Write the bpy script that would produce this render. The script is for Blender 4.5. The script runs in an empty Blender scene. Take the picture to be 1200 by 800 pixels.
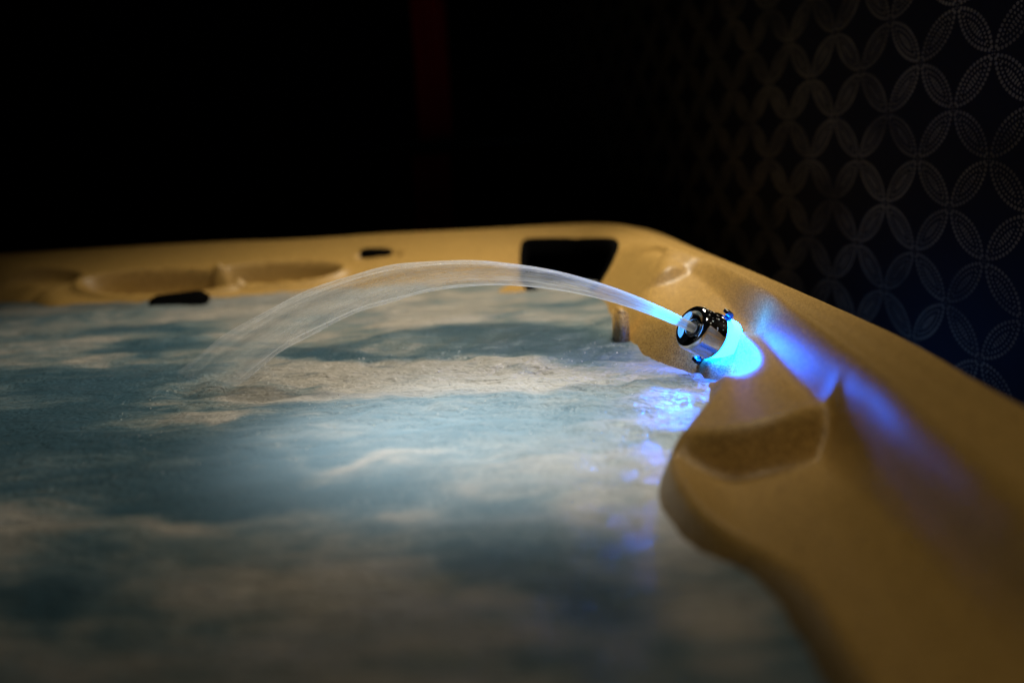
import bpy, bmesh, math
import numpy as np
from mathutils import Vector, Matrix

sc = bpy.context.scene
col = sc.collection

# ------------------------------------------------------------------ camera
F_PX, W_PX, H_PX = 1150.0, 1200.0, 800.0
CAM_H, PITCH, ROLL = 0.271, math.atan(230 / 1150.0), math.radians(2.87)
fwd = np.array([0, math.cos(PITCH), -math.sin(PITCH)])
r0 = np.array([1.0, 0, 0]); u0 = np.array([0, math.sin(PITCH), math.cos(PITCH)])
rgt = math.cos(ROLL) * r0 - math.sin(ROLL) * u0
upv = math.sin(ROLL) * r0 + math.cos(ROLL) * u0
CAM = np.array([0, 0, CAM_H])

cam_data = bpy.data.cameras.new('camera')
cam = bpy.data.objects.new('camera', cam_data); col.objects.link(cam)
cam.matrix_world = Matrix(((rgt[0], upv[0], -fwd[0], 0), (rgt[1], upv[1], -fwd[1], 0),
                           (rgt[2], upv[2], -fwd[2], CAM_H), (0, 0, 0, 1)))
cam_data.sensor_width = 36.0
cam_data.lens = F_PX / W_PX * 36.0
cam_data.clip_start = 0.02; cam_data.clip_end = 60
cam_data.dof.use_dof = True
cam_data.dof.focus_distance = 1.15
cam_data.dof.aperture_fstop = 1.8
sc.camera = cam

# ------------------------------------------------------------------ world, lamps, exposure
world = bpy.data.worlds.new('World'); sc.world = world; world.use_nodes = True
world.node_tree.nodes['Background'].inputs[0].default_value = (0.55, 0.62, 0.75, 1)
world.node_tree.nodes['Background'].inputs[1].default_value = 0.006

def spot(name, loc, target, power, size, blend, color, radius):
    d = bpy.data.lights.new(name, 'SPOT'); o = bpy.data.objects.new(name, d); col.objects.link(o)
    d.energy = power; d.spot_size = math.radians(size); d.spot_blend = blend
    d.color = color; d.shadow_soft_size = radius
    o.location = loc
    o.rotation_euler = (Vector(target) - Vector(loc)).to_track_quat('-Z', 'Y').to_euler()
    return o
spot('ceiling_lamp', (0.36, 1.85, 1.60), (-0.17, 1.57, 0.0), 225, 64, 1.0, (1.0, 0.88, 0.68), 0.20)
spot('right_fill_lamp', (0.38, 0.35, 1.9), (0.66, 0.80, 0.25), 36, 78, 1.0, (1.0, 0.86, 0.64), 0.12)  # added fill for the right rim and the wallpaper

# added lamp below the churning surface, gives the pale glow in mid-water
spot('added_underglow', (-0.10, 0.92, -0.36), (-0.02, 0.94, 0.0), 21, 92, 1.0, (0.88, 0.96, 1.0), 0.06)
vs = sc.view_settings
vs.view_transform = 'Standard'; vs.look = 'None'; vs.exposure = 0.0; vs.gamma = 1.0
vs.use_curve_mapping = False
sc.cycles.max_bounces = 8; sc.cycles.transparent_max_bounces = 12
sc.cycles.use_denoising = True
sc.cycles.sample_clamp_indirect = 4.0
sc.cycles.caustics_reflective = False; sc.cycles.caustics_refractive = False

# ------------------------------------------------------------------ helpers
def ray(px, py):
    d = fwd * F_PX + rgt * (px - W_PX / 2) - upv * (py - H_PX / 2)
    return d / np.linalg.norm(d)
def at_z(px, py, z):          # pixel -> point on a horizontal plane
    d = ray(px, py); t = (z - CAM_H) / d[2]; return CAM + d * t
def at_y(px, py, y):          # pixel -> point on a plane across the view
    d = ray(px, py); t = y / d[1]; return CAM + d * t
def project(X, Y, Z):
    dx, dy, dz = X, Y, Z - CAM_H
    w = np.maximum(dx * fwd[0] + dy * fwd[1] + dz * fwd[2], 0.05)
    u = W_PX / 2 + F_PX * (dx * rgt[0] + dy * rgt[1] + dz * rgt[2]) / w
    v = H_PX / 2 - F_PX * (dx * upv[0] + dy * upv[1] + dz * upv[2]) / w
    return u, v
def sstep(a, b, x):
    t = np.clip((x - a) / (b - a), 0, 1); return t * t * (3 - 2 * t)
def smin(a, b, k):
    h = np.clip(0.5 + 0.5 * (b - a) / k, 0, 1); return b * (1 - h) + a * h - k * h * (1 - h)
def chaikin(P, n=2, closed=True):
    P = np.array(P, float)
    for _ in range(n):
        Q = []
        m = len(P)
        rng = range(m) if closed else range(m - 1)
        if not closed: Q.append(P[0])
        for i in rng:
            a, b = P[i], P[(i + 1) % m]
            Q += [0.75 * a + 0.25 * b, 0.25 * a + 0.75 * b]
        if not closed: Q.append(P[-1])
        P = np.array(Q)
    return P
def seg_dist(X, Y, P, closed):
    D = np.full(X.shape, 1e9)
    m = len(P)
    for i in range(m if closed else m - 1):
        a, b = P[i], P[(i + 1) % m]
        ab = b - a; L = ab @ ab + 1e-12
        t = np.clip(((X - a[0]) * ab[0] + (Y - a[1]) * ab[1]) / L, 0, 1)
        d = (X - a[0] - t * ab[0]) ** 2 + (Y - a[1] - t * ab[1]) ** 2
        np.minimum(D, d, out=D)
    return np.sqrt(D)
def sdf(X, Y, P):             # positive inside the closed polygon
    D = seg_dist(X, Y, P, True)
    ins = np.zeros(X.shape, bool); m = len(P)
    for i in range(m):
        a, b = P[i], P[(i + 1) % m]
        c = ((a[1] > Y) != (b[1] > Y)) & (X < (b[0] - a[0]) * (Y - a[1]) / (b[1] - a[1] + 1e-15) + a[0])
        ins ^= c
    return np.where(ins, D, -D)
def vnoise(X, Y, seed=0):
    xi = np.floor(X).astype(np.int64); yi = np.floor(Y).astype(np.int64)
    fx = X - xi; fy = Y - yi
    fx = fx * fx * fx * (fx * (fx * 6 - 15) + 10); fy = fy * fy * fy * (fy * (fy * 6 - 15) + 10)
    def h(a, b):
        n = (a * 374761393 + b * 668265263 + seed * 974634721) & 0xffffffff
        n = ((n ^ (n >> 13)) * 1274126177) & 0xffffffff
        return ((n ^ (n >> 16)) & 0xffff) / 65535.0
    return (h(xi, yi) * (1 - fx) + h(xi + 1, yi) * fx) * (1 - fy) + (h(xi, yi + 1) * (1 - fx) + h(xi + 1, yi + 1) * fx) * fy
def fbm(X, Y, oct=4, seed=0):
    s = np.zeros_like(X); a = 0.5; t = 0
    for i in range(oct):
        s += a * vnoise(X * 2 ** i + 17.3 * i, Y * 2 ** i - 9.1 * i, seed + i); t += a; a *= 0.5
    return s / t

def axis_steps(breaks):       # [(start, step), ..., (end, None)] -> uneven grid coordinates
    out = []
    for (a, s), (b, _) in zip(breaks[:-1], breaks[1:]):
        n = max(1, int(round((b - a) / s))); out += list(np.linspace(a, b, n, endpoint=False))
    return np.array(out + [breaks[-1][0]])

def mesh_obj(name, V, Fc, mat, parent=None, smooth=True):
    me = bpy.data.meshes.new(name)
    me.from_pydata([tuple(v) for v in V], [], [tuple(f) for f in Fc])
    if smooth: me.polygons.foreach_set('use_smooth', [True] * len(me.polygons))
    me.update(); me.materials.append(mat)
    o = bpy.data.objects.new(name, me); col.objects.link(o)
    if parent is not None:
        o.parent = parent
        o.matrix_parent_inverse = parent.matrix_world.inverted()
    return o
def grid_obj(name, X, Y, Z, mask, mat, parent=None):
    ny, nx = X.shape
    idx = np.arange(ny * nx).reshape(ny, nx)
    q = np.stack([idx[:-1, :-1], idx[:-1, 1:], idx[1:, 1:], idx[1:, :-1]], -1)[mask]
    used = np.zeros(ny * nx, bool); used[q.ravel()] = True
    re = np.cumsum(used) - 1
    q = re[q]
    co = np.stack([X.ravel(), Y.ravel(), Z.ravel()], -1)[used]
    me = bpy.data.meshes.new(name)
    me.vertices.add(len(co)); me.vertices.foreach_set('co', co.astype(np.float32).ravel())
    me.loops.add(q.size); me.loops.foreach_set('vertex_index', q.astype(np.int32).ravel())
    me.polygons.add(len(q)); me.polygons.foreach_set('loop_start', np.arange(0, q.size, 4, dtype=np.int32))
    me.polygons.foreach_set('use_smooth', np.ones(len(q), bool))
    me.update(calc_edges=True); me.validate()
    me.materials.append(mat)
    o = bpy.data.objects.new(name, me); col.objects.link(o)
    if parent is not None:
        o.parent = parent
        o.matrix_parent_inverse = parent.matrix_world.inverted()
    return o, used
def bm_obj(name, bm, mat, parent=None, smooth=True):
    me = bpy.data.meshes.new(name); bm.to_mesh(me); bm.free()
    if smooth: me.polygons.foreach_set('use_smooth', [True] * len(me.polygons))
    me.materials.append(mat)
    o = bpy.data.objects.new(name, me); col.objects.link(o)
    if parent is not None:
        o.parent = parent
        o.matrix_parent_inverse = parent.matrix_world.inverted()
    return o
def empty(name, loc):
    o = bpy.data.objects.new(name, None); col.objects.link(o); o.location = loc
    o.empty_display_size = 0.05
    bpy.context.view_layer.update()
    return o
def tag(o, label=None, category=None, group=None, kind=None):
    if label: o['label'] = label
    if category: o['category'] = category
    if group: o['group'] = group
    if kind: o['kind'] = kind
    return o

# ------------------------------------------------------------------ materials
class NT:
    def __init__(self, name):
        self.m = bpy.data.materials.new(name); self.m.use_nodes = True
        self.t = self.m.node_tree; self.n = self.t.nodes; self.l = self.t.links
        self.b = self.n['Principled BSDF']; self.out = self.n['Material Output']
    def node(self, typ, **kw):
        nd = self.n.new(typ)
        for k, v in kw.items(): setattr(nd, k, v)
        return nd
    def put(self, sock, v):
        if hasattr(v, 'is_output'): self.l.new(v, sock)
        else: sock.default_value = v
    def math(self, op, a, b=0.0, c=0.0, clamp=False):
        nd = self.node('ShaderNodeMath', operation=op, use_clamp=clamp)
        self.put(nd.inputs[0], a); self.put(nd.inputs[1], b); self.put(nd.inputs[2], c)
        return nd.outputs[0]
    def noise(self, vec, scale, detail=3, rough=0.5, dist=0.0):
        nd = self.node('ShaderNodeTexNoise')
        self.put(nd.inputs['Vector'], vec); nd.inputs['Scale'].default_value = scale
        nd.inputs['Detail'].default_value = detail; nd.inputs['Roughness'].default_value = rough
        nd.inputs['Distortion'].default_value = dist
        return nd.outputs['Fac']
    def mapr(self, v, a, b, c, d, typ='LINEAR'):
        nd = self.node('ShaderNodeMapRange', interpolation_type=typ)
        self.put(nd.inputs[0], v)
        for i, q in enumerate((a, b, c, d)): nd.inputs[i + 1].default_value = q
        return nd.outputs[0]
    def mix(self, f, a, b):
        nd = self.node('ShaderNodeMix', data_type='RGBA')
        self.put(nd.inputs[0], f); self.put(nd.inputs[6], a); self.put(nd.inputs[7], b)
        return nd.outputs[2]
    def bump(self, h, strength, dist, normal=None):
        nd = self.node('ShaderNodeBump')
        self.put(nd.inputs['Height'], h); nd.inputs['Strength'].default_value = strength
        nd.inputs['Distance'].default_value = dist
        if normal is not None: self.put(nd.inputs['Normal'], normal)
        return nd.outputs[0]
    def coord(self, k='Object'):
        return self.node('ShaderNodeTexCoord').outputs[k]

def simple(name, color, rough=0.5, metal=0.0, spec=0.5, grain=0.0, scale=60):
    t = NT(name)
    c = t.coord()
    n = t.noise(c, scale, 4, 0.6)
    t.put(t.b.inputs['Base Color'], t.mix(n, tuple(k * 0.8 for k in color) + (1,), tuple(min(1, k * 1.2) for k in color) + (1,)))
    t.put(t.b.inputs['Roughness'], t.mapr(n, 0.3, 0.7, rough * 0.85, min(1, rough * 1.15)))
    t.b.inputs['Metallic'].default_value = metal
    t.b.inputs['Specular IOR Level'].default_value = spec
    if grain: t.put(t.b.inputs['Normal'], t.bump(n, grain, 0.001))
    return t.m

# gold-flecked acrylic of the tub
t = NT('pearl_acrylic')
c = t.coord()
fine = t.noise(c, 460, 2, 0.75); mid = t.noise(c, 160, 3, 0.6); big = t.noise(c, 7, 3, 0.5)
base = t.mix(t.mapr(fine, 0.40, 0.62, 0, 1), (0.17, 0.095, 0.020, 1), (0.55, 0.345, 0.100, 1))
base = t.mix(t.mapr(mid, 0.35, 0.68, 0.0, 0.25), base, (0.36, 0.23, 0.07, 1))
base = t.mix(t.mapr(big, 0.3, 0.75, 0.0, 0.35), base, (0.29, 0.185, 0.055, 1))
t.put(t.b.inputs['Base Color'], base)
t.put(t.b.inputs['Roughness'], t.mapr(fine, 0.3, 0.7, 0.52, 0.36))
t.b.inputs['Specular IOR Level'].default_value = 0.35
t.put(t.b.inputs['Normal'], t.bump(fine, 0.22, 0.0012, t.bump(mid, 0.10, 0.003)))
M_shell = t.m

M_black = simple('black_plastic', (0.006, 0.006, 0.007), 0.55, spec=0.25)
M_matte = simple('matte_black', (0.0015, 0.0015, 0.0016), 0.95, spec=0.02)
M_tab = simple('black_tab_plastic', (0.008, 0.010, 0.014), 0.3, spec=0.5)
M_chrome = simple('chrome', (0.62, 0.62, 0.64), 0.055, metal=1.0, scale=30)
M_cab = simple('cabinet_panel', (0.03, 0.022, 0.016), 0.6)
M_floor = simple('dark_floor', (0.012, 0.011, 0.010), 0.7, spec=0.2)
M_back = simple('black_wall', (0.0035, 0.0035, 0.0038), 0.9, spec=0.05)
M_red = simple('dark_red_cloth', (0.42, 0.008, 0.008), 0.9, spec=0.1)
M_rail = simple('rail_paint', (0.02, 0.024, 0.008), 0.5)

# LED lens
t = NT('led_lens')
t.b.inputs['Base Color'].default_value = (0.3, 0.6, 0.8, 1)
t.b.inputs['Emission Color'].default_value = (0.0012, 0.125, 1.0, 1)
t.b.inputs['Emission Strength'].default_value = 190
M_led = t.m

t = NT('wall_tint_lens')  # glowing face of the added wall-tinting light
t.b.inputs['Base Color'].default_value = (0.3, 0.5, 0.8, 1)
t.b.inputs['Emission Color'].default_value = (0.02, 0.22, 1.0, 1)
t.b.inputs['Emission Strength'].default_value = 40
M_wall_tint = t.m

# wallpaper: overlapping circles drawn with dots
t = NT('dotted_wallpaper')
uv = t.coord('UV')
sx = t.node('ShaderNodeSeparateXYZ'); t.l.new(uv, sx.inputs[0])
def fold(v):
    f = t.math('FRACT', v)
    return t.math('SUBTRACT', 0.5, t.math('ABSOLUTE', t.math('SUBTRACT', f, 0.5)))
gx, gy = fold(sx.outputs[0]), fold(sx.outputs[1])
hi, lo = t.math('MAXIMUM', gx, gy), t.math('MINIMUM', gx, gy)
dxx = t.math('SUBTRACT', 1.0, hi)
d2 = t.math('SQRT', t.math('ADD', t.math('MULTIPLY', dxx, dxx), t.math('MULTIPLY', lo, lo)))
ang = t.math('ARCTAN2', lo, dxx)
DEL = 0.072
row = t.math('DIVIDE', t.math('SUBTRACT', 0.7071, d2), DEL)
rowi = t.math('FLOOR', row)
ft = t.math('SUBTRACT', t.math('FRACT', row), 0.5)
arc = t.math('DIVIDE', t.math('MULTIPLY', ang, 0.70), DEL)
fs = t.math('SUBTRACT', t.math('FRACT', t.math('ADD', arc, t.math('MULTIPLY', rowi, 0.5))), 0.5)
rr = t.math('SQRT', t.math('ADD', t.math('MULTIPLY', ft, ft), t.math('MULTIPLY', fs, fs)))
# the outermost row has larger dots, the second row is left thin
isout = t.math('LESS_THAN', rowi, 0.5)
second = t.math('COMPARE', rowi, 1.0, 0.1)
rad = t.math('SUBTRACT', t.math('ADD', 0.32, t.math('MULTIPLY', isout, 0.05)), t.math('MULTIPLY', second, 0.04))
nz = t.noise(uv, 90, 1, 0.5)
rad = t.math('ADD', rad, t.math('MULTIPLY', t.math('SUBTRACT', nz, 0.5), 0.22))
dot = t.math('MULTIPLY', t.math('LESS_THAN', rr, rad), t.math('GREATER_THAN', row, 0.0))
worn = t.mapr(t.noise(uv, 0.9, 3, 0.6), 0.32, 0.66, 0.25, 1.0)
dotc = t.math('MULTIPLY', dot, worn)
t.put(t.b.inputs['Base Color'], t.mix(dotc, (0.0030, 0.0030, 0.0035, 1), (0.125, 0.105, 0.055, 1)))
t.b.inputs['Roughness'].default_value = 0.7
t.b.inputs['Specular IOR Level'].default_value = 0.1
M_paper = t.m

# ------------------------------------------------------------------ plan outlines of the tub (from pixels on known heights)
def P2(px, py, z): return at_z(px, py, z)[:2]
ZR = 0.08
outer = [P2(*p, ZR) for p in [(1200, 461), (1088, 396), (1000, 358), (905, 319), (860, 302), (820, 287), (785, 272), (757, 264), (715, 262), (640, 264.5), (560, 270), (400, 276), (200, 287), (0, 299)]]
xr_near = outer[0][0]
outer = [np.array([xr_near + 0.0, 0.2]), np.array([xr_near - 0.02, -0.10]), np.array([xr_near - 0.10, -0.22]), np.array([xr_near - 0.22, -0.25])][::-1] + outer
xl = outer[-1][0] - 0.55
outer += [np.array([xl + 0.12, outer[-1][1]]), np.array([xl, outer[-1][1] - 0.12]), np.array([xl, -0.1]), np.array([xl + 0.12, -0.25])]
OUT = chaikin(outer, 2)

wl = [(963, 800), (936, 737), (889, 676), (810, 634), (777, 592), (772, 556), (798, 530), (826, 496), (833, 470), (829, 449), (812, 432), (775, 419), (737, 402), (722, 378), (712, 352), (690, 338), (600, 338), (460, 339), (330, 344), (245, 347), (160, 364), (90, 362), (0, 350)]
water_line = [P2(*p, 0.0) for p in wl]
x0n = water_line[0][0]
water_line = [np.array([x0n - 0.20, -0.05]), np.array([x0n - 0.03, 0.02]), np.array([x0n + 0.0, 0.15])] + water_line
water_line += [np.array([xl + 0.30, water_line[-1][1] - 0.05]), np.array([xl + 0.20, water_line[-1][1] - 0.25]), np.array([xl + 0.20, 0.1]), np.array([xl + 0.32, -0.05])]
WLP = chaikin(water_line, 2)

# riser between the rim top and the lower decks, right side
ru = [(838, 309), (850, 314), (895, 337), (925, 366), (950, 386), (1000, 420), (1094, 500), (1200, 582)]
rl = [(838, 322), (850, 331), (892, 364), (917, 387), (950, 420), (994, 463), (1067, 545), (1172, 655)]
rz = [0.070, 0.070, 0.068, 0.067, 0.066, 0.062, 0.060, 0.058]
riser = [0.5 * (P2(*a, 0.09) + P2(*b, z)) for a, b, z in zip(ru, rl, rz)]
riser = [riser[0] + np.array([-0.06, 0.16]), riser[0] + np.array([-0.01, 0.06])] + riser + [np.array([riser[-1][0] - 0.01, 0.1]), np.array([riser[-1][0] - 0.03, -0.15])]
RIS = chaikin(riser, 2, closed=False)
riser_poly = np.vstack([RIS, [[-3, -0.15], [-3, RIS[0][1]]]])   # its tub side

# step between the fountain platform and the lower near deck (tip .. riser)
stt = [(802, 515, 0.026), (821, 500, 0.036), (873, 480, 0.047), (936, 459, 0.058), (994, 432, 0.066)]
stb = [(802, 529, 0.020), (826, 545, 0.018), (873, 545, 0.026), (936, 524, 0.036), (989, 489, 0.048)]
step = [0.5 * (P2(*a) + P2(*b)) for a, b in zip(stt, stb)]
step = [step[0] + np.array([-0.2, 0.03])] + step + [step[-1] + np.array([0.25, 0.10])]
STP = chaikin(step, 2, closed=False)
step_poly = np.vstack([STP, [[0.6, -1], [-0.3, -1]]])           # the near, lower side
# ridge between the platform and the far corner deck
RIDGE = []

# fountain nozzle frame
AX = np.array([-0.80, -0.40, 0.45]); AX /= np.linalg.norm(AX)
BASE = at_y(838, 396, 1.115)

DISH = {}
def shell_height(X, Y):
    e = sdf(X, Y, OUT); w = sdf(X, Y, WLP)
    # rim: outer roll, shallow outward fall, crest
    rim = 0.09 - 0.016 * (1 - sstep(-0.01, 0.085, e)) - 0.055 * (1 - sstep(-0.022, 0.014, e)) - 0.0045 * np.exp(-((e - 0.072) / 0.010) ** 2) * 0.3
    # decks
    sr = sdf(X, Y, riser_poly)
    right = sstep(1.62, 1.36, Y) * sstep(-0.25, -0.05, X)
    dk_right = 0.0580 - 0.180 * np.maximum(sr - 0.005, 0) ** 1.0
    ss = sdf(X, Y, step_poly)
    near = sstep(-0.010, 0.015, ss) * (0.25 + 0.75 * np.exp(-np.maximum(ss, 0) / 0.22))
    dk_right = dk_right - near * 0.042 * sstep(0.175, 0.09, sr) * sstep(-0.008, 0.030, sr)
    dk_right = dk_right + 0.012 * sstep(0.05, 0.15, ss) * sstep(0.06, 0.0, sr)
    dk_right = dk_right - 0.010 * np.exp(-((sr - 0.016) / 0.020) ** 2) * sstep(0.03, -0.04, ss) * sstep(1.34, 1.20, Y)
    a = sstep(-0.016, 0.016, sr)
    riser_amt = a * right
    top_far = rim - 0.34 * np.maximum(e - 0.075, 0) + 0.0
    z_right = rim * (1 - a) + dk_right * a
    z = top_far * (1 - right) + z_right * right
    # far corner deck sits a little above the platform
    if RIDGE:
        rd = sdf(X, Y, RIDGE[0])
        z = z + 0.020 * sstep(-0.012, 0.010, rd) * sstep(1.95, 1.55, Y) * sstep(0.05, 0.13, e)
    # shallow round dish between ridge and skimmer
    cx, cy = P2(741, 318, 0.055)
    q = ((X - cx) / 0.055) ** 2 + ((Y - cy) / 0.10) ** 2
    z = z - 0.012 * sstep(1.15, 0.75, q)
    # lounge headrest dishes on the far side
    def dish(px, py, pz, rx, ry, dep, lip):
        nonlocal z
        if (px, py) not in DISH: return
        c = DISH[(px, py)]
        q = np.sqrt(((X - c[0]) / rx) ** 2 + ((Y - c[1]) / ry) ** 2)
        z = z - dep * sstep(1.0, 0.80, q) * (1 - 0.45 * sstep(0.55, 0.0, q))
        z = z + lip * np.exp(-((q - 1.06) / 0.06) ** 2)
    dish(190, 334, 0.040, 0.165, 0.060, 0.046, 0.012)
    dish(326, 323, 0.045, 0.135, 0.052, 0.042, 0.012)
    dish(40, 330, 0.03, 0.10, 0.05, 0.022, 0.006)
    dish(444, 300, 0.07, 0.055, 0.032, 0.008, 0.002)
    # long soft groove just inside the crest of the far rim
    z = z - 0.004 * np.exp(-((e - 0.085) / 0.012) ** 2) * sstep(1.7, 1.9, Y)
    # wall down into the water
    steep = 1.1 + 1.5 * sstep(1.5, 0.9, Y) + 0.8 * sstep(0.75, 0.5, Y)
    wall = -w * steep
    z = smin(z, wall, 0.016)
    # bowl that seats the nozzle
    dy = Y - BASE[1] + 0.002
    r = np.hypot((X - BASE[0] + 0.004) * 1.2, dy * np.where(dy < 0, 0.50, 0.92))
    bowl = BASE[2] - 0.017 + np.maximum(r - 0.027, 0) * np.where(dy < 0, 1.7, 2.8) + 0.35 * (X - BASE[0]) + 0.50 * np.minimum(dy + 0.01, 0)
    z = smin(z, bowl, 0.011)
    # outside: fall away to the cabinet
    z = np.where(e < -0.004, z - (-0.004 - e) * 3.0, z)
    z = np.maximum(z, -0.45)
    return z, e, w

def on_shell(px, py, tmin=0.3):      # pixel -> point where its ray meets the shell
    d = ray(px, py); T = np.linspace(tmin, 2.6, 1600)
    P = CAM + d * T[:, None]
    z = shell_height(P[:, 0][None], P[:, 1][None])[0][0]
    k = np.argmax(P[:, 2] < z)
    return P[k]
_d = {k: on_shell(*k)[:2] for k in [(190, 334), (326, 323), (40, 330), (444, 300)]}
DISH.update(_d)
rg = [on_shell(*p)[:2] for p in [(722, 356), (745, 346), (775, 334), (806, 320)]]
rg = [rg[0] + np.array([-0.10, -0.06])] + rg + [rg[-1] + np.array([0.3, 0.20])]
RIDGE.append(np.vstack([chaikin(rg, 2, closed=False), [[0.8, 3], [-0.4, 3]]]))
# black skimmer opening, plan polygon
_sk = [on_shell(*p)[:2] for p in [(613, 290), (616, 282), (630, 281), (650, 281), (668, 281), (680, 281), (690, 281), (698, 281), (706, 281), (713, 281.5), (719, 283), (723, 292), (714, 312), (702, 332), (694, 342), (650, 345), (613, 345), (612, 318)]]
SKP = chaikin(_sk, 1)

# ------------------------------------------------------------------ room
def quad_wall(name, A, B, z0, z1, mat, thick=0.06, uvf=None, side=1):
    A, B = np.array(A, float), np.array(B, float)
    d = (B - A) / np.linalg.norm(B - A); n = np.array([-d[1], d[0]]) * thick * side
    bm = bmesh.new(); vs_ = []
    for z in (z0, z1):
        for p in (A, B, B + n, A + n): vs_.append(bm.verts.new((p[0], p[1], z)))
    for f in ((0, 1, 5, 4), (1, 2, 6, 5), (2, 3, 7, 6), (3, 0, 4, 7), (4, 5, 6, 7), (3, 2, 1, 0)):
        bm.faces.new([vs_[i] for i in f])
    if uvf:
        L = bm.loops.layers.uv.new('UVMap')
        for f in bm.faces:
            for lp in f.loops: lp[L].uv = uvf(lp.vert.co)
    bmesh.ops.recalc_face_normals(bm, faces=bm.faces)
    return bm_obj(name, bm, mat, smooth=False)

FLOOR_Z = -0.86
bm = bmesh.new()
bmesh.ops.create_grid(bm, x_segments=8, y_segments=8, size=1.0)
for v in bm.verts: v.co = (v.co.x * 3.5 - 0.8, v.co.y * 3.2 + 1.0, FLOOR_Z)
tag(bm_obj('floor', bm, M_floor), 'dark floor under the hot tub', kind='structure')
tag(quad_wall('wall_back', (-4.2, 3.6), (2.5, 3.6), FLOOR_Z, 2.6, M_back), 'black unlit wall behind the hot tub', kind='structure')

# wallpapered wall on the right; period of the print in metres
PER = 0.137
wa = at_y(1117, 128, 1.40); wdir = np.array([-0.235, 1.0]); wdir /= np.linalg.norm(wdir)
A = wa[:2] - wdir * 2.2; Bp = wa[:2] + wdir * 2.15
def paper_uv(co):
    s = (co.x - wa[0]) * wdir[0] + (co.y - wa[1]) * wdir[1]
    a = s / (PER * 1.10); b = (co.z - wa[2]) / PER
    return (a + b + 0.0, b - a + 0.0)
# rotated lattice: petal tips fall on lattice centres
def paper_uv2(co):
    u, v = paper_uv(co); return (u + 0.5 + 100, v + 0.5 + 100)
tag(quad_wall('wall_right', A, Bp, FLOOR_Z, 2.6, M_paper, uvf=paper_uv2, side=-1), 'black wallpaper wall printed with dotted interlocking circles', kind='structure')

# red cloth strips and rail on the back wall
def strip(name, px0, px1, py0, py1, mat, label, cat, group=None):
    a, b = at_y(px0, py0, 3.56), at_y(px1, py1, 3.56)
    n = 26; V = []; Fc = []
    for j, z in enumerate(np.linspace(b[2], a[2], 6)):
        for i in range(n):
            x = a[0] + (b[0] - a[0]) * i / (n - 1)
            V.append((x, 3.555 + 0.014 * math.sin(i * 1.1) , z))
    for j in range(5):
        for i in range(n - 1):
            k = j * n + i; Fc.append((k, k + 1, k + n + 1, k + n))
    o = mesh_obj(name, V, Fc, mat)
    sm = o.modifiers.new('thick', 'SOLIDIFY'); sm.thickness = 0.004
    return tag(o, label, cat, group)
strip('hanging_cloth', 478, 530, -60, 163, M_red, 'dark red cloth strip hanging above the rail on black wall', 'cloth')
strip('hanging_cloth', 484, 534, 181, 300, M_red, 'dark red cloth strip hanging below the rail on black wall', 'cloth')
a, b = at_y(440, 174, 3.53), at_y(720, 160, 3.53)
bm = bmesh.new(); bmesh.ops.create_cube(bm, size=1)
bmesh.ops.bevel(bm, geom=bm.edges[:], offset=0.1, segments=2, affect='EDGES')
for v in bm.verts: v.co = ((a[0] + b[0]) / 2 + v.co.x * (b[0] - a[0]), 3.525 + v.co.y * 0.04, (a[2] + b[2]) / 2 + v.co.z * 0.03)
tag(bm_obj('wall_rail', bm, M_rail), 'thin dark horizontal rail crossing the black wall', 'rail')

# ------------------------------------------------------------------ hot tub
tub = tag(empty('hot_tub', (-0.75, 0.95, FLOOR_Z)), 'tan gold-flecked acrylic hot tub full of churning water', 'hot tub')
gx_ = axis_steps([(xl - 0.03, 0.010), (-1.05, 0.006), (-0.1, 0.004), (0.05, 0.0027), (0.42, None)])
gy_ = axis_steps([(-0.29, 0.012), (0.30, 0.0035), (1.40, 0.0035), (1.65, 0.004), (2.25, None)])
X, Y = np.meshgrid(gx_, gy_)
Z, E, Wd = shell_height(X, Y)
SK = sdf(X, Y, SKP)
Zs = Z - 0.16 * sstep(-0.003, 0.006, SK)
cen = lambda A_: 0.25 * (A_[:-1, :-1] + A_[:-1, 1:] + A_[1:, 1:] + A_[1:, :-1])
keep = (cen(E) > -0.018) & (cen(Wd) < 0.32)
inner = cen(SK) > -0.0035
shell, _ = grid_obj('shell', X, Y, Zs, keep & ~inner, M_shell, tub)
well, _ = grid_obj('skimmer_opening', X, Y, Zs, keep & inner, M_matte, tub)
tag(well, 'black rounded skimmer opening in the far rim')
# thin black frame that edges the opening
SKD = chaikin(SKP, 2); n = len(SKD); V = []; Fc = []
NR = []
for i in range(n):
    tg = SKD[(i + 1) % n] - SKD[i - 1]; nr = np.array([tg[1], -tg[0]]); NR.append(nr / np.linalg.norm(nr))
NR = np.array(NR)
if sdf(SKD[:1, :1] + NR[:1, :1] * 0.003, SKD[:1, 1:] + NR[:1, 1:] * 0.003, SKD)[0, 0] > 0: NR = -NR
for off, dz in ((0.0065, -0.006), (0.0065, 0.0022), (0.005, 0.003), (-0.005, 0.003), (-0.007, 0.0015), (-0.007, -0.03)):
    Q = SKD + NR * off
    zz = shell_height(Q[:, 0][None], Q[:, 1][None])[0][0]
    V += [(Q[i, 0], Q[i, 1], zz[i] + dz) for i in range(n)]
for k in range(5):
    Fc += [(k * n + i, k * n + (i + 1) % n, (k + 1) * n + (i + 1) % n, (k + 1) * n + i) for i in range(n)]
mesh_obj('frame', V, Fc, M_matte, well)
# upright lip at the mouth of the skimmer bay
wp = P2(729, 399, 0.0)
bm = bmesh.new(); bmesh.ops.create_cube(bm, size=1)
for v in bm.verts:
    tp = 0.85 if v.co.z > 0 else 1.0
    v.co = (wp[0] + v.co.x * 0.021 * tp, wp[1] + 0.012 + v.co.y * 0.05, 0.006 + v.co.z * 0.074)
bmesh.ops.bevel(bm, geom=bm.edges[:], offset=0.004, segments=3, affect='EDGES')
bm_obj('weir_post', bm, M_shell, tub)
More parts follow.
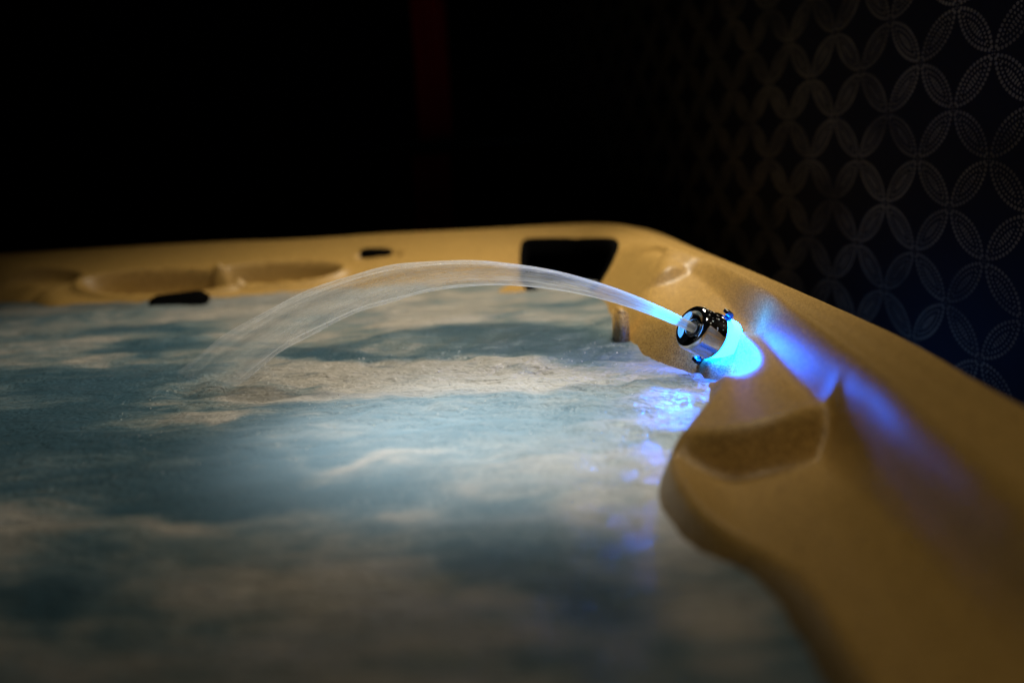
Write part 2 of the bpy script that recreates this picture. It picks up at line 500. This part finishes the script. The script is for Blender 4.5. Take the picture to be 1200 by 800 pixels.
# cabinet skirt under the rim, with slatted panels
n = len(OUT); V = []; Fc = []
cen_o = OUT.mean(0)
INS = []
for i in range(n):
    tng = OUT[(i + 1) % n] - OUT[i - 1]; nr = np.array([-tng[1], tng[0]]); nr /= np.linalg.norm(nr) + 1e-9
    p = OUT[i] + nr * 0.012
    if (p - cen_o) @ (p - cen_o) > (OUT[i] - cen_o) @ (OUT[i] - cen_o): p = OUT[i] - nr * 0.012
    INS.append(p)
for z in (FLOOR_Z, -0.02):
    V += [(p[0], p[1], z) for p in INS]
Fc = [(i, (i + 1) % n, n + (i + 1) % n, n + i) for i in range(n)]
cabinet = mesh_obj('cabinet', V, Fc, M_cab, tub, smooth=False)

def rounded_pad(name, corners, thick, mat, parent, nrm, rnd=2):
    """a thick rounded plate from 3-D corner points"""
    P = chaikin(corners, rnd); nrm = np.array(nrm, float); nrm /= np.linalg.norm(nrm)
    c = P.mean(0); n = len(P); V = []; Fc = []
    for s, off in ((1.0, 0.0), (1.0, 0.75), (0.94, 1.0), (0.5, 1.02)):
        V += [c + (p - c) * s + nrm * thick * off for p in P]
    for k in range(3):
        for i in range(n):
            a, b = k * n + i, k * n + (i + 1) % n; Fc.append((a, b, b + n, a + n))
    Fc.append(tuple(range(3 * n, 4 * n))); Fc.append(tuple(range(n - 1, -1, -1)))
    o = mesh_obj(name, V, Fc, mat, parent)
    bm = bmesh.new(); bm.from_mesh(o.data); bmesh.ops.recalc_face_normals(bm, faces=bm.faces); bm.to_mesh(o.data); bm.free()
    return o
# small black control knob on the far rim
kc = on_shell(441, 297)
cor = [kc + np.array([sx_ * 0.034, sy_ * 0.016, sy_ * 0.004 - 0.004]) for sx_, sy_ in ((-1, -1), (0, -1.1), (1, -1), (1.05, 0), (1, 1), (0, 1.1), (-1, 1), (-1.05, 0))]
tag(rounded_pad('control_knob', cor, 0.012, M_matte, tub, (0, -0.25, 1), 1), 'small black oval control knob on the far rim')
# black slot jet at the far waterline
p0, p1, p2, p3 = at_y(176, 366, 1.875), at_y(246, 362, 1.875), at_y(246, 340, 1.90), at_y(178, 348, 1.90)
tag(rounded_pad('slot_jet', [p0, (p0 + p1) / 2, p1, p2, (p2 + p3) / 2, p3], 0.018, M_matte, tub, (0, -1, 0.35), 1), 'black slot jet at the far waterline')

# added blue light, out of view under the rim, to tint the wall
p = np.array(at_y(900, 345, 1.45)); k_ = np.argmin(((np.array(INS) - p[:2]) ** 2).sum(1)); q0 = np.array(INS)[k_]
nrm2 = q0 - np.array([0.0, q0[1]]); nrm2 /= np.linalg.norm(nrm2)
ML = []
for s_, h_ in ((0.0, 0.020), (0.010, 0.020), (0.014, 0.014), (0.015, 0.0)):
    for k in range(20):
        th = 2 * math.pi * k / 20
        ML.append((q0[0] + nrm2[0] * s_, q0[1] + nrm2[1] * s_ + math.cos(th) * h_ * 2.2, -0.10 + math.sin(th) * h_))
tag(mesh_obj('wall_tint_light', ML, [(j * 20 + k, j * 20 + (k + 1) % 20, (j + 1) * 20 + (k + 1) % 20, (j + 1) * 20 + k) for j in range(3) for k in range(20)], M_wall_tint, tub), 'added unseen blue light on the outside of the cabinet, tinting the wall')

# ------------------------------------------------------------------ water
wx = axis_steps([(xl + 0.10, 0.012), (-0.9, 0.006), (-0.25, 0.0035), (0.30, None)])
wy = axis_steps([(-0.08, 0.010), (0.35, 0.005), (0.8, 0.0035), (1.5, 0.0045), (2.06, None)])
X, Y = np.meshgrid(wx, wy)
wpx, wpy = project(X, Y, np.zeros_like(X))
# swells drawn out across the tub, finer chop towards the fountain
wv = 0.016 * (fbm(X * 3.0 + 2 * fbm(X * 2, Y * 2, 2, 5), Y * 7.0, 3, 1) - 0.5)
wv += 0.010 * (fbm(X * 9, Y * 17 + 1.5 * fbm(X * 5, Y * 5, 2, 8), 3, 11) - 0.5)
chop = np.exp(-(((X - 0.0) / 0.35) ** 2 + ((Y - 1.15) / 0.35) ** 2))
wv += 0.0075 * (0.35 + chop) * (fbm(X * 28, Y * 40, 3, 21) - 0.5)
land = at_z(245, 450, 0.0)
rl_ = np.sqrt((X - land[0]) ** 2 + (Y - land[1]) ** 2)
wv += 0.004 * np.cos(rl_ * 90) * np.exp(-(rl_ / 0.07) ** 2)
WZ = wv
# foam cover: patches of milky bubbles and of clear water
warpu = wpx + 46 * (fbm(X * 6, Y * 6, 3, 31) - 0.5) * 2
warpv = wpy + (wpy - 170) * 0.16 * (fbm(X * 7, Y * 9, 4, 41) - 0.5) * 2
foam = 0.54 + 0.75 * (fbm(X * 4.0 + 3 * fbm(X * 3, Y * 3, 2, 61), Y * 10.0 + 2.0 * fbm(X * 2, Y * 4, 2, 66), 4, 51) - 0.5)
blobs = [  # px, py, half width, half height, amount (+ foam, - clear)
    (640, 405, 110, 24, -0.75), (380, 418, 75, 15, -0.55), (470, 360, 180, 22, 0.35), (180, 395, 60, 18, -0.35),
    (420, 444, 160, 16, 0.60), (560, 452, 150, 9, 0.35), (720, 470, 70, 30, -0.05), (560, 490, 190, 26, -0.22),
    (330, 478, 60, 10, -0.45), (90, 478, 90, 12, -0.55), (250, 488, 70, 10, 0.45), (60, 515, 140, 26, -0.60),
    (300, 515, 110, 14, -0.35), (440, 527, 60, 13, 0.70), (330, 572, 190, 26, -0.75), (560, 560, 110, 20, 0.10),
    (460, 600, 60, 16, 0.40), (210, 600, 70, 14, 0.50), (30, 590, 60, 20, 0.35), (620, 600, 90, 16, -0.35),
    (690, 600, 22, 26, 0.55), (640, 710, 110, 70, -0.65), (120, 660, 90, 30, -0.40), (360, 700, 180, 46, 0.40),
    (40, 700, 60, 26, -0.5), (130, 770, 90, 30, -0.35), (780, 575, 34, 22, 0.60), (830, 700, 70, 70, 0.45),
    (540, 770, 160, 40, 0.35), (100, 420, 120, 16, 0.30), (760, 405, 40, 20, 0.25), (730, 640, 30, 26, -0.5)]
foam += 0.08 * sstep(450, 400, wpy) - 0.16 * sstep(360, 90, wpx) * sstep(540, 450, wpy)  # less foam at the left darkens the water in place of lamp falloff
for bx_, by_, hx, hy, am in blobs:
    foam += 0.72 * am * np.exp(-(((warpu - bx_) / hx) ** 2 + ((warpv - by_) / hy) ** 2))
foam = np.clip(foam, 0, 1)
WM = sdf(X, Y, WLP)
cenW = cen(WM) > -0.09

t = NT('spa_water')
c = t.coord()
att = t.node('ShaderNodeAttribute', attribute_name='foam').outputs['Fac']
mp = t.node('ShaderNodeMapping'); t.l.new(c, mp.inputs[0]); mp.inputs['Scale'].default_value = (0.75, 1.9, 1.0)
wisp = t.noise(mp.outputs[0], 16, 7, 0.66, 1.6)
fm = t.math('ADD', att, t.math('MULTIPLY', t.math('SUBTRACT', wisp, 0.5), 0.95))
fm = t.mapr(fm, 0.12, 0.92, 0.0, 1.0, 'SMOOTHSTEP')
tone = t.noise(c, 3.0, 3, 0.5)
rp = t.node('ShaderNodeValToRGB'); t.l.new(fm, rp.inputs[0])
el = rp.color_ramp.elements
el[0].position = 0.0; el[0].color = (0.036, 0.084, 0.118, 1)
el[1].position = 1.0; el[1].color = (0.44, 0.41, 0.36, 1)
for ps, cc in ((0.30, (0.080, 0.140, 0.172, 1)), (0.58, (0.185, 0.225, 0.228, 1)), (0.82, (0.30, 0.295, 0.275, 1))):
    e_ = el.new(ps); e_.color = cc
basec = t.mix(t.mapr(tone, 0.35, 0.70, 0.0, 0.30), rp.outputs[0], (0.07, 0.13, 0.19, 1))
bub = t.node('ShaderNodeTexVoronoi', feature='F1'); t.l.new(c, bub.inputs['Vector']); bub.inputs['Scale'].default_value = 150
grit = t.noise(mp.outputs[0], 75, 4, 0.7, 0.8)
basec = t.mix(t.math('MULTIPLY', t.mapr(grit, 0.40, 0.66, 0.0, 0.42), fm), basec, (0.13, 0.155, 0.155, 1))
t.put(t.b.inputs['Base Color'], basec)
t.put(t.b.inputs['Roughness'], t.mapr(fm, 0, 1, 0.15, 0.28))
t.b.inputs['IOR'].default_value = 1.33
rip = t.noise(mp.outputs[0], 42, 4, 0.6, 0.6)
rip2 = t.noise(mp.outputs[0], 210, 3, 0.6, 0.3)
nb = t.bump(rip, 0.6, 0.012)
nb = t.bump(rip2, 0.5, 0.003, nb)
nb = t.bump(t.mapr(bub.outputs['Distance'], 0.0, 0.6, 1.0, 0.0), 0.45, 0.0020, nb)
t.put(t.b.inputs['Normal'], nb)
tl = t.node('ShaderNodeBsdfTranslucent'); t.put(tl.inputs[0], t.mix(fm, (0.42, 0.56, 0.62, 1), (0.80, 0.79, 0.76, 1))); t.put(tl.inputs['Normal'], nb)
mxw = t.node('ShaderNodeMixShader'); mxw.inputs[0].default_value = 0.22
t.l.new(t.b.outputs[0], mxw.inputs[1]); t.l.new(tl.outputs[0], mxw.inputs[2]); t.l.new(mxw.outputs[0], t.out.inputs['Surface'])
M_water = t.m
water, used = grid_obj('water', X, Y, WZ, cenW, M_water)
at_ = water.data.attributes.new('foam', 'FLOAT', 'POINT')
at_.data.foreach_set('value', foam.ravel()[used].astype(np.float32))
tag(water, 'blue-green foaming water filling the hot tub', kind='structure')

# ------------------------------------------------------------------ fountain nozzle
def frame(axis):
    a = np.array(axis, float); a /= np.linalg.norm(a)
    u = np.cross([0, 0, 1.0], a); u /= np.linalg.norm(u)
    v = np.cross(a, u); return a, u, v
FA, FU, FV = frame(AX)
def lathe(name, prof, mat, parent, seg=64, org=BASE, fr=(FA, FU, FV), smooth=True, closed=False):
    a, u, v = fr; V = []; Fc = []
    for h, r in prof:
        for k in range(seg):
            th = 2 * math.pi * k / seg
            V.append(org + a * h + (u * math.cos(th) + v * math.sin(th)) * r)
    m = len(prof)
    for j in range(m - 1 if not closed else m):
        for k in range(seg):
            A_, B_ = j * seg + k, j * seg + (k + 1) % seg
            C_, D_ = ((j + 1) % m) * seg + (k + 1) % seg, ((j + 1) % m) * seg + k
            Fc.append((A_, B_, C_, D_))
    o = mesh_obj(name, V, Fc, mat, parent, smooth)
    return o
noz = tag(empty('fountain_nozzle', tuple(BASE)), 'chrome fountain nozzle with glowing blue light ring on the tub rim', 'nozzle')
R = 0.0265
cap = lathe('cap', [(0.007, R - 0.006), (0.0065, R + 0.0008), (0.0075, R + 0.0016), (0.0095, R + 0.0016), (0.0108, R), (0.034, R), (0.0375, R - 0.0008), (0.0395, R - 0.0028), (0.0400, R - 0.0050),
                    (0.0385, R - 0.0075), (0.0370, R - 0.0100), (0.0360, R - 0.0140), (0.0355, 0.0095), (0.0345, 0.0084), (0.0280, 0.0080), (0.0275, 0.0)], M_chrome, noz)
tag(cap, 'polished chrome cap with a round mouth')
lathe('mouth_ring', [(0.0350, 0.0080), (0.0366, 0.0082), (0.0372, 0.0092), (0.0364, 0.0104), (0.0350, 0.0106)], M_tab, cap, seg=40)
led = lathe('light_ring', [(-0.016, R + 0.001), (-0.008, R + 0.001), (0.002, R - 0.001), (0.006, R - 0.003), (0.0068, R - 0.007)], M_led, noz)
tag(led, 'glowing cyan blue ring behind the cap')
lathe('mounting_flange', [(-0.024, 0.0), (-0.024, R - 0.003), (-0.021, R - 0.001), (-0.0165, R - 0.001), (-0.0160, R - 0.002)], M_tab, noz)
def tab(th, h0=-0.002, h1=0.009):
    d = FU * math.cos(th) + FV * math.sin(th); s = np.cross(FA, d)
    bm = bmesh.new()
    # hooked clip: foot, arm, nose
    prof = [(h0, R - 0.002), (h0, R + 0.007), (h0 + 0.003, R + 0.0095), (h1, R + 0.0095), (h1, R + 0.005), (h0 + 0.005, R + 0.004), (h0 + 0.005, R - 0.002)]
    A1 = [bm.verts.new(BASE + FA * h + d * r + s * 0.0045) for h, r in prof]
    A2 = [bm.verts.new(BASE + FA * h + d * r - s * 0.0045) for h, r in prof]
    bm.faces.new(A1); bm.faces.new(A2[::-1])
    for i in range(len(prof)):
        j = (i + 1) % len(prof); bm.faces.new([A1[i], A2[i], A2[j], A1[j]])
    bmesh.ops.recalc_face_normals(bm, faces=bm.faces)
    bmesh.ops.bevel(bm, geom=bm.edges[:], offset=0.0006, segments=1, affect='EDGES')
    return bm_obj('clip', bm, M_tab, noz, smooth=False)
tab(math.radians(70)); tab(math.radians(250))

# water stream
mouth = BASE + FA * 0.033
lx, ly = land[0], land[1]
hor = np.array([lx - mouth[0], ly - mouth[1]]); HL = np.linalg.norm(hor); hd = hor / HL
apex_z = at_y(540, 318, 1.14)[2]; s_ap = (mouth[0] - at_y(540, 318, 1.14)[0])
K = (apex_z - mouth[2]) / s_ap ** 2
sland = s_ap + math.sqrt((apex_z + 0.004) / K)
hd_side = np.array([-hd[1], hd[0], 0.0])
NS, NC = 220, 48
V = []; Fc = []; tt = []
rng = np.random.default_rng(4)
ph = rng.uniform(0, 6.28, 8)
for i in range(NS):
    q = i / (NS - 1); s = q * sland
    p = np.array([mouth[0] + hd[0] * s, mouth[1] + hd[1] * s, apex_z - K * (s - s_ap) ** 2])
    tg = np.array([hd[0], hd[1], -2 * K * (s - s_ap)]); tg /= np.linalg.norm(tg)
    nn = np.cross(hd_side, tg); nn /= np.linalg.norm(nn)
    if nn[2] < 0: nn = -nn
    rv = 0.0052 + 0.0105 * min(1, q / 0.55) + 0.013 * max(0, q - 0.45)      # in the plane of the arc
    rs = 0.0052 + 0.012 * q
    for k in range(NC):
        th = 2 * math.pi * k / NC
        fl = 1 + min(1, q * 5) * (0.07 * math.sin(3 * th + ph[0] + 3 * q) + 0.06 * math.sin(7 * th + ph[1] - 2 * q) + 0.035 * math.sin(13 * th + ph[2] + 5 * q))
        fl *= 1 + 0.05 * q * math.sin(40 * q + 2 * th + ph[3])
        dn = math.sin(th); dn = dn if dn > 0 else dn * (1.0 + 0.5 * q)
        V.append(p + nn * (dn * rv * fl - 0.002 * q) + hd_side * math.cos(th) * rs * fl)
        tt.append((q, k / NC))
for i in range(NS - 1):
    for k in range(NC):
        a_, b_ = i * NC + k, i * NC + (k + 1) % NC
        Fc.append((a_, b_, b_ + NC, a_ + NC))
t = NT('stream_water')
att = t.node('ShaderNodeAttribute', attribute_name='run').outputs['Fac']
att2 = t.node('ShaderNodeAttribute', attribute_name='around').outputs['Fac']
cmb = t.node('ShaderNodeCombineXYZ'); t.put(cmb.inputs[0], t.math('MULTIPLY', att, 5.0)); t.put(cmb.inputs[1], t.math('SINE', t.math('MULTIPLY', att2, 6.2832))); t.put(cmb.inputs[2], t.math('COSINE', t.math('MULTIPLY', att2, 6.2832)))
stre = t.noise(cmb.outputs[0], 5.0, 4, 0.6)
t.b.inputs['Base Color'].default_value = (0.80, 0.82, 0.84, 1)
t.b.inputs['Roughness'].default_value = 0.16
t.b.inputs['IOR'].default_value = 1.33
t.put(t.b.inputs['Normal'], t.bump(stre, 0.5, 0.004))
tr = t.node('ShaderNodeBsdfTransparent'); tr.inputs[0].default_value = (0.97, 0.985, 0.99, 1)
tl = t.node('ShaderNodeBsdfTranslucent'); tl.inputs[0].default_value = (0.8, 0.83, 0.86, 1)
mx0 = t.node('ShaderNodeMixShader'); mx0.inputs[0].default_value = 0.45
t.l.new(t.b.outputs[0], mx0.inputs[1]); t.l.new(tl.outputs[0], mx0.inputs[2])
lw = t.node('ShaderNodeLayerWeight'); lw.inputs[0].default_value = 0.35
den = t.math('ADD', t.mapr(att, 0.0, 1.0, 0.46, 0.16), t.math('MULTIPLY', lw.outputs['Facing'], t.mapr(att, 0.0, 1.0, 0.45, 0.20)))
den = t.math('MULTIPLY', den, t.mapr(att, 0.84, 1.0, 1.0, 0.35, 'SMOOTHSTEP'))
den = t.math('MULTIPLY', den, t.mapr(stre, 0.3, 0.7, 0.45, 1.35), clamp=True)
mx = t.node('ShaderNodeMixShader'); t.put(mx.inputs[0], den)
t.l.new(tr.outputs[0], mx.inputs[1]); t.l.new(mx0.outputs[0], mx.inputs[2]); t.l.new(mx.outputs[0], t.out.inputs['Surface'])
stream = mesh_obj('water_stream', V, Fc, t.m)
for nm, k in (('run', 0), ('around', 1)):
    a_ = stream.data.attributes.new(nm, 'FLOAT', 'POINT'); a_.data.foreach_set('value', np.array(tt, np.float32)[:, k].copy())
tag(stream, 'clear arching water stream lit blue where it leaves the nozzle', 'water stream')
# the nozzle's own LED also shines out along the stream
sp0 = BASE + FA * 0.036
d0 = np.array([hd[0], hd[1], 2 * K * s_ap]); d0 /= np.linalg.norm(d0)
o = spot('nozzle_led', tuple(mouth + d0 * 0.010), tuple(mouth + d0), 4.5, 40, 0.6, (0.0, 0.30, 1.0), 0.003)

spot('added_led_spill', tuple(mouth + d0 * 0.012 + np.array([0, 0, -0.012])), (0.150, 0.990, 0.0), 5.0, 42, 1.0, (0.0, 0.15, 1.0), 0.004)  # added spot that puts the LED's blue spill on the water

# ------------------------------------------------------------------ fine bubbles and beads
def ico():
    bm = bmesh.new(); bmesh.ops.create_icosphere(bm, subdivisions=2, radius=1.0)
    V = np.array([v.co[:] for v in bm.verts]); Fq = np.array([[v.index for v in f.verts] for f in bm.faces]); bm.free(); return V, Fq
IV, IF = ico()
def beads(name, pts, rad, mat, parent=None, squash=1.0):
    n = len(pts)
    V = (IV[None] * np.array([1, 1, squash]) * rad[:, None, None] + pts[:, None]).reshape(-1, 3)
    Fq = (IF[None] + (np.arange(n) * len(IV))[:, None, None]).reshape(-1, 3)
    return mesh_obj(name, V, Fq.tolist(), mat, parent)
rng = np.random.default_rng(11)
n = 450
cx = np.concatenate([rng.normal(-0.05, 0.20, n // 2), rng.normal(-0.22, 0.10, n // 4), rng.normal(0.10, 0.06, n - n // 2 - n // 4)])
cy = np.concatenate([rng.normal(1.10, 0.16, n // 2), rng.normal(1.20, 0.06, n // 4), rng.normal(1.22, 0.14, n - n // 2 - n // 4)])
ok = sdf(cx[None], cy[None], WLP)[0] > 0.01
cx, cy = cx[ok], cy[ok]
ix = np.clip(np.searchsorted(wx, cx), 0, len(wx) - 1); iy = np.clip(np.searchsorted(wy, cy), 0, len(wy) - 1)
rad = 0.0003 + 0.0007 * rng.random(len(cx)) ** 3
t = NT('bubble_film')
t.b.inputs['Base Color'].default_value = (0.80, 0.80, 0.78, 1); t.b.inputs['Roughness'].default_value = 0.12
t.b.inputs['IOR'].default_value = 1.33
M_bub = t.m
tag(beads('bubbles', np.stack([cx, cy, WZ[iy, ix] + rad * 0.2], -1), rad, M_bub), 'tiny bubbles scattered on the water around the stream', kind='stuff')
th = rng.uniform(0.2, 1.5, 26); hh = rng.uniform(0.012, 0.036, 26)
pts = np.array([BASE + FA * h + (FU * math.cos(a_) + FV * math.sin(a_)) * R for h, a_ in zip(hh, th)])
tag(beads('water_beads', pts, 0.0004 + 0.0007 * rng.random(26), M_bub, cap), kind='stuff')
